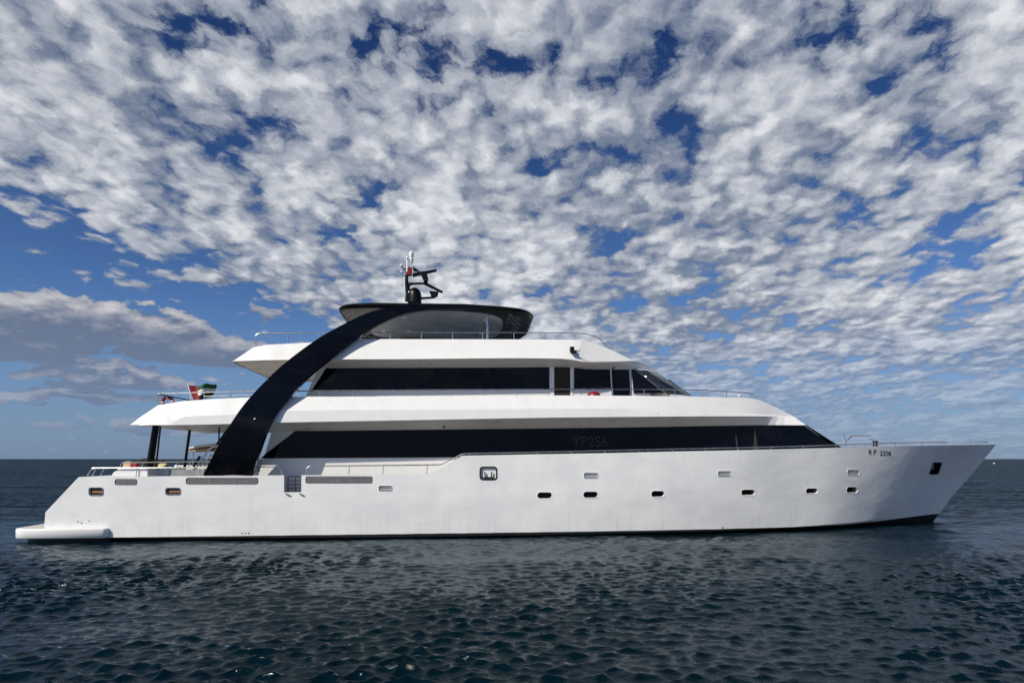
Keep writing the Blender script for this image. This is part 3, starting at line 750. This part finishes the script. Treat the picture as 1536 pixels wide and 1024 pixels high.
# ------------------------------------------------------------------ railings
def railing(name, pts, posts, r=.02, far=True, rp=.016, mat=None, extra=()):
    for s in ((1, -1) if far else (1,)):
        f = lambda p: Vector((p[0], s * p[1], p[2]))
        bm = bmesh.new(); tube(bm, [f(p) for p in pts], r)
        for e in extra: tube(bm, [f(p) for p in e], r * .7)
        o = link(name, bm, mat or M['steel'], yacht)
        for a, b_ in posts:
            bm = bmesh.new(); tube(bm, [f(a), f(b_)], rp); link('stanchion', bm, mat or M['steel'], o)
def sheer_v(x): return lerp_key(SHEER, x)
# bow and side deck
RAILY = [(458, 713), (459, 703), (464, 698.6), (560, 698), (662, 696.8), (694, 679.8), (800, 677.8), (900, 675.6), (1000, 673.2), (1100, 671.2), (1180, 669.3), (1250, 667.2), (1320, 664.6), (1380, 663.2), (1422, 662.4)]
pts = []
for x, y in RAILY:
    pts.append(at(x, y, sheer_v(x)[1] + .07))
e = pts[-1]; pts.append(Vector((e.x + .12, e.y + .1, e.z - .16)))
posts = []
for x in (523, 574, 640, 705, 756, 806, 857, 907, 959, 1009, 1058, 1107, 1156, 1205, 1254, 1298, 1343, 1383):
    y, v = sheer_v(x); ry = lerp_key(RAILY, x)[0]; b_ = at(x, y + .6, v + .07); a = at(x, ry, v + .07); a.x = b_.x + (.03 if x < 700 else 0); posts.append((a, b_))
railing('side_deck_railing', fillet(pts, .14), posts, .021)
pts = [at(1447, 664, -.95), at(1481, 662.8, -.22)]
railing('bow_railing', pts, [(at(x, y, v), at(x, 667.5, v)) for x, y, v in ((1456, 663.8, -.76), (1480.5, 662.9, -.24))], .02)
railing('boarding_railing', fillet([at(377, 700, -3.66), at(418, 699.6, -3.66), at(422.5, 702, -3.66), at(422.8, 713, -3.66)], .1), [], .02)
# stern
railing('stern_railing', fillet([at(131, 713, -3.6), at(138, 701.8, -3.6), at(330, 701, -3.6)], .06), [(at(a, 702, -3.6), at(b_, 714, -3.6)) for a, b_ in ((144, 138), (156, 150), (206, 204), (258, 256.5), (292, 291.5), (300, 300))], .021)
railing('cockpit_railing', fillet([at(179, 702, -3.2), at(183, 693.7, -3.2), at(310, 692, -3.2)], .06), [(at(a, 693, -3.2), at(b_, 702, -3.2)) for a, b_ in ((216, 211), (266, 266))], .018, mat=M['grey'])
# upper deck
UTk = UT
def ut(x): return lerp_key(UTk, x)
UR = [(428, 586.5), (530, 585.5), (640, 584.3), (800, 583.5), (900, 583.3), (1010, 583.8), (1053, 585), (1090, 587), (1122, 589.3), (1131, 592)]
pts = [at(x, y, ut(x)[1] + .06) for x, y in UR]; pts.append(at(1133, 598, -2.45))
posts = []
for x in (479, 529, 578, 628, 677, 727, 775, 824, 872, 919, 966, 1012, 1053, 1090, 1126):
    v = ut(x)[1] + .06; posts.append((at(x, lerp_key(UR, x)[0], v), at(x, ut(x)[0] + .5, v)))
railing('upper_deck_railing', fillet(pts, .12), posts, .02)
pts = [at(237, 606.5, -3.25), at(236.5, 590.3, -3.25), at(300, 588.2, -3.25), at(398, 585.8, -3.25)]
railing('aft_deck_railing', fillet(pts, .06), [(at(x, 588.5, -3.25), at(x, ut(x)[0] + .3, -3.25)) for x in (270, 306, 347, 384)], .02,
        extra=([at(306, 594.4, -3.25), at(395, 591.5, -3.25)],))
bm = bmesh.new(); tube(bm, [at(237, 591, -3.2), at(290, 601, -3.1)], .022); link('boat_hook', bm, M['dark'], yacht)
# sun deck
SR = [(384, 518.5), (383, 503), (388, 500), (470, 499.3), (540, 498.6), (760, 498.3), (860, 499.5), (880, 501), (897, 506)]
def rt(x): return lerp_key(RT, x)
pts = [at(x, y, rt(x)[1] + .06) for x, y in SR]; pts.append(at(909, 517.5, -2.45))
posts = [(at(x, lerp_key(SR[2:], x)[0], rt(x)[1] + .06), at(x, rt(x)[0] + .5, rt(x)[1] + .06)) for x in (432, 480, 585, 632, 679, 724, 771, 818, 862)]
railing('sun_deck_railing', fillet(pts, .12), posts, .018)

# ------------------------------------------------------------------ small fittings
p = at(858, 524, -3.36)
bm = bmesh.new(); box(bm, p, (.16, .16, .2)); tube(bm, [p + Vector((.02, -.05, -.06)), p + Vector((.3, -.2, -.08))], [.03, .012]); box(bm, p + Vector((0, .1, -.1)), (.05, .2, .06)); box(bm, p + Vector((.06, -.06, -.12)), (.2, .1, .06))
link('floodlight', bm, M['dark'], yacht, bev=.008)
for x, y, v in ((844, 537.5, -3.3), (666, 639.5, -3.05), (921, 551, -2.62)):
    bm = bmesh.new(); p = at(x, y, v); ball(bm, p, .055); box(bm, p + Vector((0, .05, .05)), (.1, .1, .05)); link('camera_dome', bm, M['dark'], yacht)
bm = bmesh.new(); p = at(984, 621, -3.55)
for d in (-.06, .06): ball(bm, p + Vector((d, -.02, abs(d) * .4)), .03)
link('marker_lamp', bm, M['grey'], yacht)
bm = bmesh.new(); p = at(1109, 593.5, -2.5); ball(bm, p, .06); link('deck_lamp', bm, M['whitecloth'], yacht)
# foredeck frame of bent pipe
bm = bmesh.new()
for dv in (0, .9):
    tube(bm, fillet([at(1268, 669, -1.2 + dv), at(1270, 661, -1.2 + dv), at(1278, 653.3, -1.2 + dv), at(1306, 653.3, -1.2 + dv)], .1), .025)
tube(bm, [at(1269.5, 662, -1.2), at(1265, 650, -1.2)], .012); tube(bm, [at(1278, 653.3, -1.2), at(1278, 653.3, -.3)], .02)
tube(bm, fillet([at(1303, 657.5, -1.2), at(1311, 658.5, -1.2), at(1313, 668, -1.2)], .08), .014)
link('foredeck_frame', bm, M['steel'], yacht)
bm = bmesh.new(); p = at(1292, 653, -1.2); box(bm, p, (.9, .12, .05)); link('frame_pad', bm, M['grey'], yacht, bev=.01)
bm = bmesh.new(); lathe(bm, at(1313, 669, -1.0), [(0, 0), (.12, 0), (.09, .08), (.09, .16), (.13, .2), (.13, .24), (0, .25)], 14); link('capstan', bm, M['dark'], yacht)

# cockpit: posts, coaming, stairs
for tx, bx, by, v, r in ((233.5, 222, 704, -3.1, .095), (236.5, 226.5, 704, -2.9, .07), (241, 235, 690, -2.3, .035), (285, 277, 700, .8, .06)):
    bm = bmesh.new(); a, b_ = at(tx, 637, v), at(bx, by, v); a.z = at(233, 637, -3.1).z + .06
    tube(bm, [a, b_, b_ + (b_ - a).normalized() * .6], r, 10); link('awning_post', bm, M['dark'], yacht)
bm = bmesh.new(); side_prism(bm, [(166, 716), (169, 709), (175, 704.5), (182, 703.2), (221.5, 703.2), (222, 716)], -3.55, .9, True); link('coaming', bm, M['white'], yacht, bev=.03)
bm = bmesh.new(); side_prism(bm, [(222, 704), (306, 703.4), (306, 740), (222, 740)], -2.75, .08); 
link('seat_bulkhead', bm, M['ceil'], yacht, bev=.01)
for s in (-2.4, -1.6):
    bm = bmesh.new()
    tube(bm, fillet([at(293, 712, s), at(296, 697, s), at(315, 672, s), at(324, 668.5, s), at(336, 668.5, s)], .15), .035)
    tube(bm, [at(300, 699, s), at(322, 679, s)], .03); link('stair_handrail', bm, M['white'], yacht)
bm = bmesh.new()
for k in range(7):
    a = at(300 + 5.0 * k, 712 - 7.5 * k, -2.35); box(bm, a + Vector((0, .38, 0)), (.28, .7, .05))
link('stair', bm, M['orange'], yacht)
bm = bmesh.new(); tube(bm, [at(318, 676, -2.0), at(344, 640, -2.0)], .04); tube(bm, [at(328, 668, -2.0), at(329, 640, -2.0)], .03); link('stair_brace', bm, M['dark'], yacht)
bm = bmesh.new(); tube(bm, [at(293, 712, -2.5), at(291, 698, -2.5), at(296, 690, -2.5), at(300, 684, -2.5)], .05); link('stair_post', bm, M['dark'], yacht)
bm = bmesh.new(); side_prism(bm, [(281, 671), (300, 667), (318, 664.5), (332, 664.5), (332, 668), (318, 668.5), (300, 671), (282, 674)], 1.0, 1.6); aw = link('stair_canopy', bm, M['whitecloth'], yacht, bev=.03)
for x_, v_ in ((290, 1.2), (322, 2.4)):
    bm = bmesh.new(); a = at(x_, 671, v_); tube(bm, [a, (a.x, a.y, DECK)], .025); link('canopy_post', bm, M['steel'], aw)
bm = bmesh.new(); side_prism(bm, [(283, 674.5), (318, 671), (332, 671), (332, 674), (318, 675), (283, 677.5)], 1.05, 1.4); link('valance', bm, M['tan'], aw)

# ------------------------------------------------------------------ loose things aboard
def on_yacht(o): o.matrix_world = YM @ o.matrix_world; return o
def place(name, bm, mat, label, cat, base, group=None, **k):
    """loose thing: mesh given in yacht coordinates, own origin at its base"""
    bmesh.ops.translate(bm, verts=bm.verts, vec=-Vector(base))
    o = link(name, bm, mat, None, **k); o.location = YM @ Vector(base); o.rotation_euler = (0, 0, TH)
    return tag(o, label, cat, group)
def sofa():
    base = at(217, 704, -1.4); base.z = DECK
    t = thing('sofa', 'charcoal cushioned sofa in the open stern cockpit beside the black posts', 'sofa', YM @ base, TH)
    top = at(212, 687, -1.4).z - base.z
    L = .56
    bm = bmesh.new(); box(bm, (0, 0, .22), (2 * L, .9, .36)); link('base', bm, M['ceil'], t, bev=.03)
    bm = bmesh.new(); box(bm, (0, -.05, .48), (2 * L - .06, .8, .16)); link('seat', bm, M['charcoal'], t, bev=.05)
    bm = bmesh.new(); prism(bm, [Vector((-L, .28, .4)), Vector((L, .28, .4)), Vector((L, .28, top - .08)), Vector((.1, .28, top + .02)), Vector((-.3, .28, top - .01)), Vector((-L, .28, top - .15))], Vector((0, .22, 0))); link('backrest', bm, M['charcoal'], t, bev=.05)
    return t
sofa()
for nm, px, v, m_, lb in (('cushion', (186, 691.5, 198, 702), -2.6, 'tan', 'tan cushion leaning in the stern cockpit, aft of the red one'),
                          ('cushion', (199, 692.5, 207, 701), -2.7, 'redcloth', 'small red cushion in the stern cockpit beside the tan one'),
                          ('cushion', (238, 694.5, 251, 702), -2.5, 'yellow', 'pale yellow cushion in the cockpit forward of the black posts')):
    x0, y0, x1, y1 = px
    a, b_ = at(x0, y1, v), at(x1, y0, v); cx_, hx, z0, hz = (a.x + b_.x) / 2, (b_.x - a.x) / 2, a.z, b_.z - a.z
    bm = bmesh.new()
    rings = []
    for k in range(9):
        t = -1 + 2 * k / 8; w_ = math.sqrt(max(0, 1 - abs(t) ** 3)) * .92 + .08
        rings.append([Vector((cx_ + math.copysign(abs(math.cos(q)) ** .5, math.cos(q)) * hx * (.9 + .1 * w_), v + t * .1 + .12 * (math.sin(q) * .5), z0 + hz / 2 + math.copysign(abs(math.sin(q)) ** .5, math.sin(q)) * hz / 2 * (.75 + .25 * w_))) for q in (i * math.pi / 10 for i in range(20))])
    ringloft(bm, rings)
    place(nm, bm, M[m_], lb, 'cushion', (cx_, v, z0), 'cushions in the stern cockpit', angle=60)
# bench the cushions stand on
bm = bmesh.new(); a, b_ = at(180, 702.3, -2.6), at(256, 702.3, -2.6); box(bm, ((a.x + b_.x) / 2, -2.3, (a.z + DECK) / 2), (b_.x - a.x, 1.0, a.z - DECK)); link('cockpit_bench', bm, M['white'], yacht, bev=.03)
# ensign on its staff
base = at(291.5, 603, -.5)
fl = thing('flag', 'red green white and black flag on a short leaning staff at the upper deck stern', 'flag', YM @ base, TH)
tp = at(282.3, 576.5, -.5) - base
bm = bmesh.new(); tube(bm, [Vector((.02, 0, -.6)), tp], .016); ball(bm, tp, .03); link('flagstaff', bm, M['white'], fl)
TL, TR, BL, BR = (at(x, y, -.5) - base for x, y in ((282.6, 578), (324, 573.8), (290.5, 599.5), (321, 590)))
bm = bmesh.new(); NX, NY = 30, 18; grid = []
for j in range(NY + 1):
    row = []
    for i in range(NX + 1):
        s, t = i / NX, j / NY
        p = TL.lerp(TR, s).lerp(BL.lerp(BR, s), t)
        p += Vector((.03 * math.sin(9 * t + 4 * s) * s, .16 * math.sin(7.5 * s + 2.2 * t) * min(1, s * 2.5), -.12 * math.sin(math.pi * s) * (.35 + .65 * t) + .05 * math.sin(11 * s + 1)* s))
        row.append(bm.verts.new(p))
    grid.append(row)
for j in range(NY):
    for i in range(NX):
        f = bm.faces.new((grid[j][i], grid[j][i + 1], grid[j + 1][i + 1], grid[j + 1][i]))
        f.material_index = 0 if i < NX * .30 else (1 if j < NY / 3 else (2 if j < 2 * NY / 3 else 3))
fc = link('flag_cloth', bm, [M['redcloth'], M['green'], M['whitecloth'], M['blackcloth']], fl, 80)
so = fc.modifiers.new('thickness', 'SOLIDIFY'); so.thickness = .004
# lifebuoy on the stern rail and the red buoy by the wheelhouse
def torus(bm, c, Rr, r, nrm, segs=32, seg=12):
    a = nrm.orthogonal().normalized(); b_ = nrm.cross(a)
    rings = []
    for k in range(segs):
        q = 2 * math.pi * k / segs; d = a * math.cos(q) + b_ * math.sin(q)
        rings.append([c + d * (Rr + r * math.cos(t)) + nrm * r * math.sin(t) for t in (2 * math.pi * j / seg for j in range(seg))])
    vs = ringloft(bm, rings + [rings[0]], caps=False)
    bmesh.ops.remove_doubles(bm, verts=bm.verts, dist=.0005)
    for f in bm.faces:
        m_ = f.calc_center_median() - c; f.material_index = 1 if (math.degrees(math.atan2(m_.dot(b_), m_.dot(a))) + 400) % 90 < 22 else 0
c = at(251.5, 602.5, -3.1)
bm = bmesh.new(); torus(bm, c, .17, .06, Vector((.25, -1, .1)).normalized())
place('lifebuoy', bm, [M['redcloth'], M['whitecloth']], 'red and white lifebuoy hung inside the stern rail of the upper deck', 'lifebuoy', c - Vector((0, 0, .23)), angle=80)
c = at(890.8, 595, -3.0)
bm = bmesh.new(); lathe(bm, c - Vector((0, 0, .56)), [(0, 0), (.14, .02), (.23, .2), (.27, .42), (.28, .56), (.25, .67), (.16, .75), (.06, .78), (0, .78)], 24)
place('fender_buoy', bm, M['red'], 'rounded red fender buoy standing behind the upper deck bulwark below the wheelhouse window', 'buoy', c - Vector((0, 0, .75)), angle=60)

# ------------------------------------------------------------------ sea
def sea():
    rng = np.random.default_rng(11)
    def grow(start, step, end, g):
        out = [start]
        while out[-1] < end: out.append(out[-1] + step); step *= g
        return out
    ys = [4.6, 5.6, 6.6, 7.4] + list(np.arange(8, 14.5, .042)) + grow(14.5, .043, 26, 1.012); ys += grow(ys[-1] + .16, .17, 30000, 1.05)
    xp = list(np.arange(0, 13, .05)) + grow(13, .051, 24, 1.012); xp += grow(xp[-1] + .18, .19, 30000, 1.07)
    xs = [-x for x in reversed(xp[1:])] + xp
    ys = [-300, -80, -20, -5, 0, 2.5, 3.6] + ys
    xs, ys = np.array(xs), np.array(ys)
    X, Y = np.meshgrid(xs, ys)
    sx = np.gradient(xs); sy = np.gradient(ys)
    SP = np.maximum(sx[None, :], sy[:, None])
    Zz = np.zeros_like(X); DX = np.zeros_like(X); DY = np.zeros_like(X)
    wind = R(-84)                                       # ripples run towards the viewer and to the right
    waves = []
    for i in range(10): waves.append((rng.uniform(1.6, 6.), rng.normal(0, .5), .013))
    for i in range(130): waves.append((.115 * (.60 / .115) ** rng.random(), rng.choice((-.52, .40)) + rng.normal(0, .40), .053))
    gust = np.clip(1 + .45 * np.sin(X * .21 + 1.3 + .8 * np.sin(Y * .17)) * np.sin(Y * .26 + .6) + .25 * np.sin(X * .53 - Y * .37), .45, 1.6)
    for lam, dth, steep in waves:
        th = wind + dth
        k = 2 * math.pi / lam; kx, ky = k * math.cos(th), k * math.sin(th)
        amp = steep / k * rng.uniform(.5, 1.4) * (gust if lam < 2 else 1)
        fade = np.clip((lam / SP - 2.4) / 1.6, 0, 1)
        ph = kx * X + ky * Y + rng.uniform(0, 6.283)
        Zz += amp * fade * np.cos(ph); q = np.sin(ph) * amp * fade * .95
        DX -= q * math.cos(th); DY -= q * math.sin(th)
    co = np.stack([X + DX, Y + DY, Zz], -1).reshape(-1, 3)
    ny, nx = X.shape
    i = (np.arange(ny - 1)[:, None] * nx + np.arange(nx - 1)[None, :]).ravel()
    faces = np.stack([i, i + 1, i + nx + 1, i + nx], -1)
    me = bpy.data.meshes.new('sea')
    me.vertices.add(len(co)); me.vertices.foreach_set('co', co.ravel().astype(np.float32))
    me.loops.add(faces.size); me.loops.foreach_set('vertex_index', faces.ravel().astype(np.int32))
    me.polygons.add(len(faces)); me.polygons.foreach_set('loop_start', np.arange(0, faces.size, 4, dtype=np.int32))
    me.update(calc_edges=True); me.shade_smooth(); me.materials.append(M['sea'])
    o = bpy.data.objects.new('sea', me); C.objects.link(o); o['kind'] = 'structure'
sea()

# ------------------------------------------------------------------ far things
def wpt(x, y, D): return Vector(((x - 768) / F * D, D, HC + (HORIZON - y) / F * D))
for x, y, D, r, lb in ((1462, 703, 190, .28, 'small round white mooring buoy on the water just off the bow'), (1491, 695, 400, .55, 'far white mooring buoy near the horizon beyond the bow')):
    p = wpt(x, y, D); t = thing('mooring_buoy', lb, 'buoy', (p.x, D, 0), 0, 'white buoys off the bow')
    bm = bmesh.new(); ball(bm, (0, 0, r * .35), r, sz=.85); link('float', bm, M['whitecloth'], t, 80)
    bm = bmesh.new(); tube(bm, [(0, 0, r), (0, 0, r * 1.6)], r * .12); link('pickup_ring', bm, M['steel'], t)
first = None
for i, (x, y) in enumerate(((1271, 581.4), (1276, 582), (1281, 581.2), (1287, 582.2), (1291, 581), (1296, 581.8), (1301, 581.2), (1316, 581.8), (1334, 581.6), (1352, 580), (1366, 579.6), (1381, 579), (1396, 578.2))):
    p = wpt(x, y, 520)
    if first is None:
        bm = bmesh.new()
        tube(bm, [(-.45, 0, 0), (-.25, 0, .02), (.1, 0, .04), (.4, 0, .05), (.62, 0, .08)], [.03, .1, .13, .07, .03])
        for s in (-1, 1):
            ringloft(bm, [[(.16, 0, .06), (-.18, 0, .06), (-.18, 0, .03), (.16, 0, .03)], [(.2, .45 * s, .2), (-.06, .45 * s, .2), (-.06, .45 * s, .18), (.2, .45 * s, .18)], [(.02, .95 * s, .12), (-.06, .95 * s, .12), (-.06, .95 * s, .11), (.02, .95 * s, .11)]])
        o = first = link('seabird', bm, M['charcoal'], None, 60)
    else:
        o = first.copy(); C.objects.link(o)
    o.location = p; o.rotation_euler = (R(random.uniform(-25, 25)), 0, R(random.uniform(150, 200)))
    tag(o, 'tiny dark seabird flying in a loose line low above the bow', 'bird', 'line of distant seabirds')
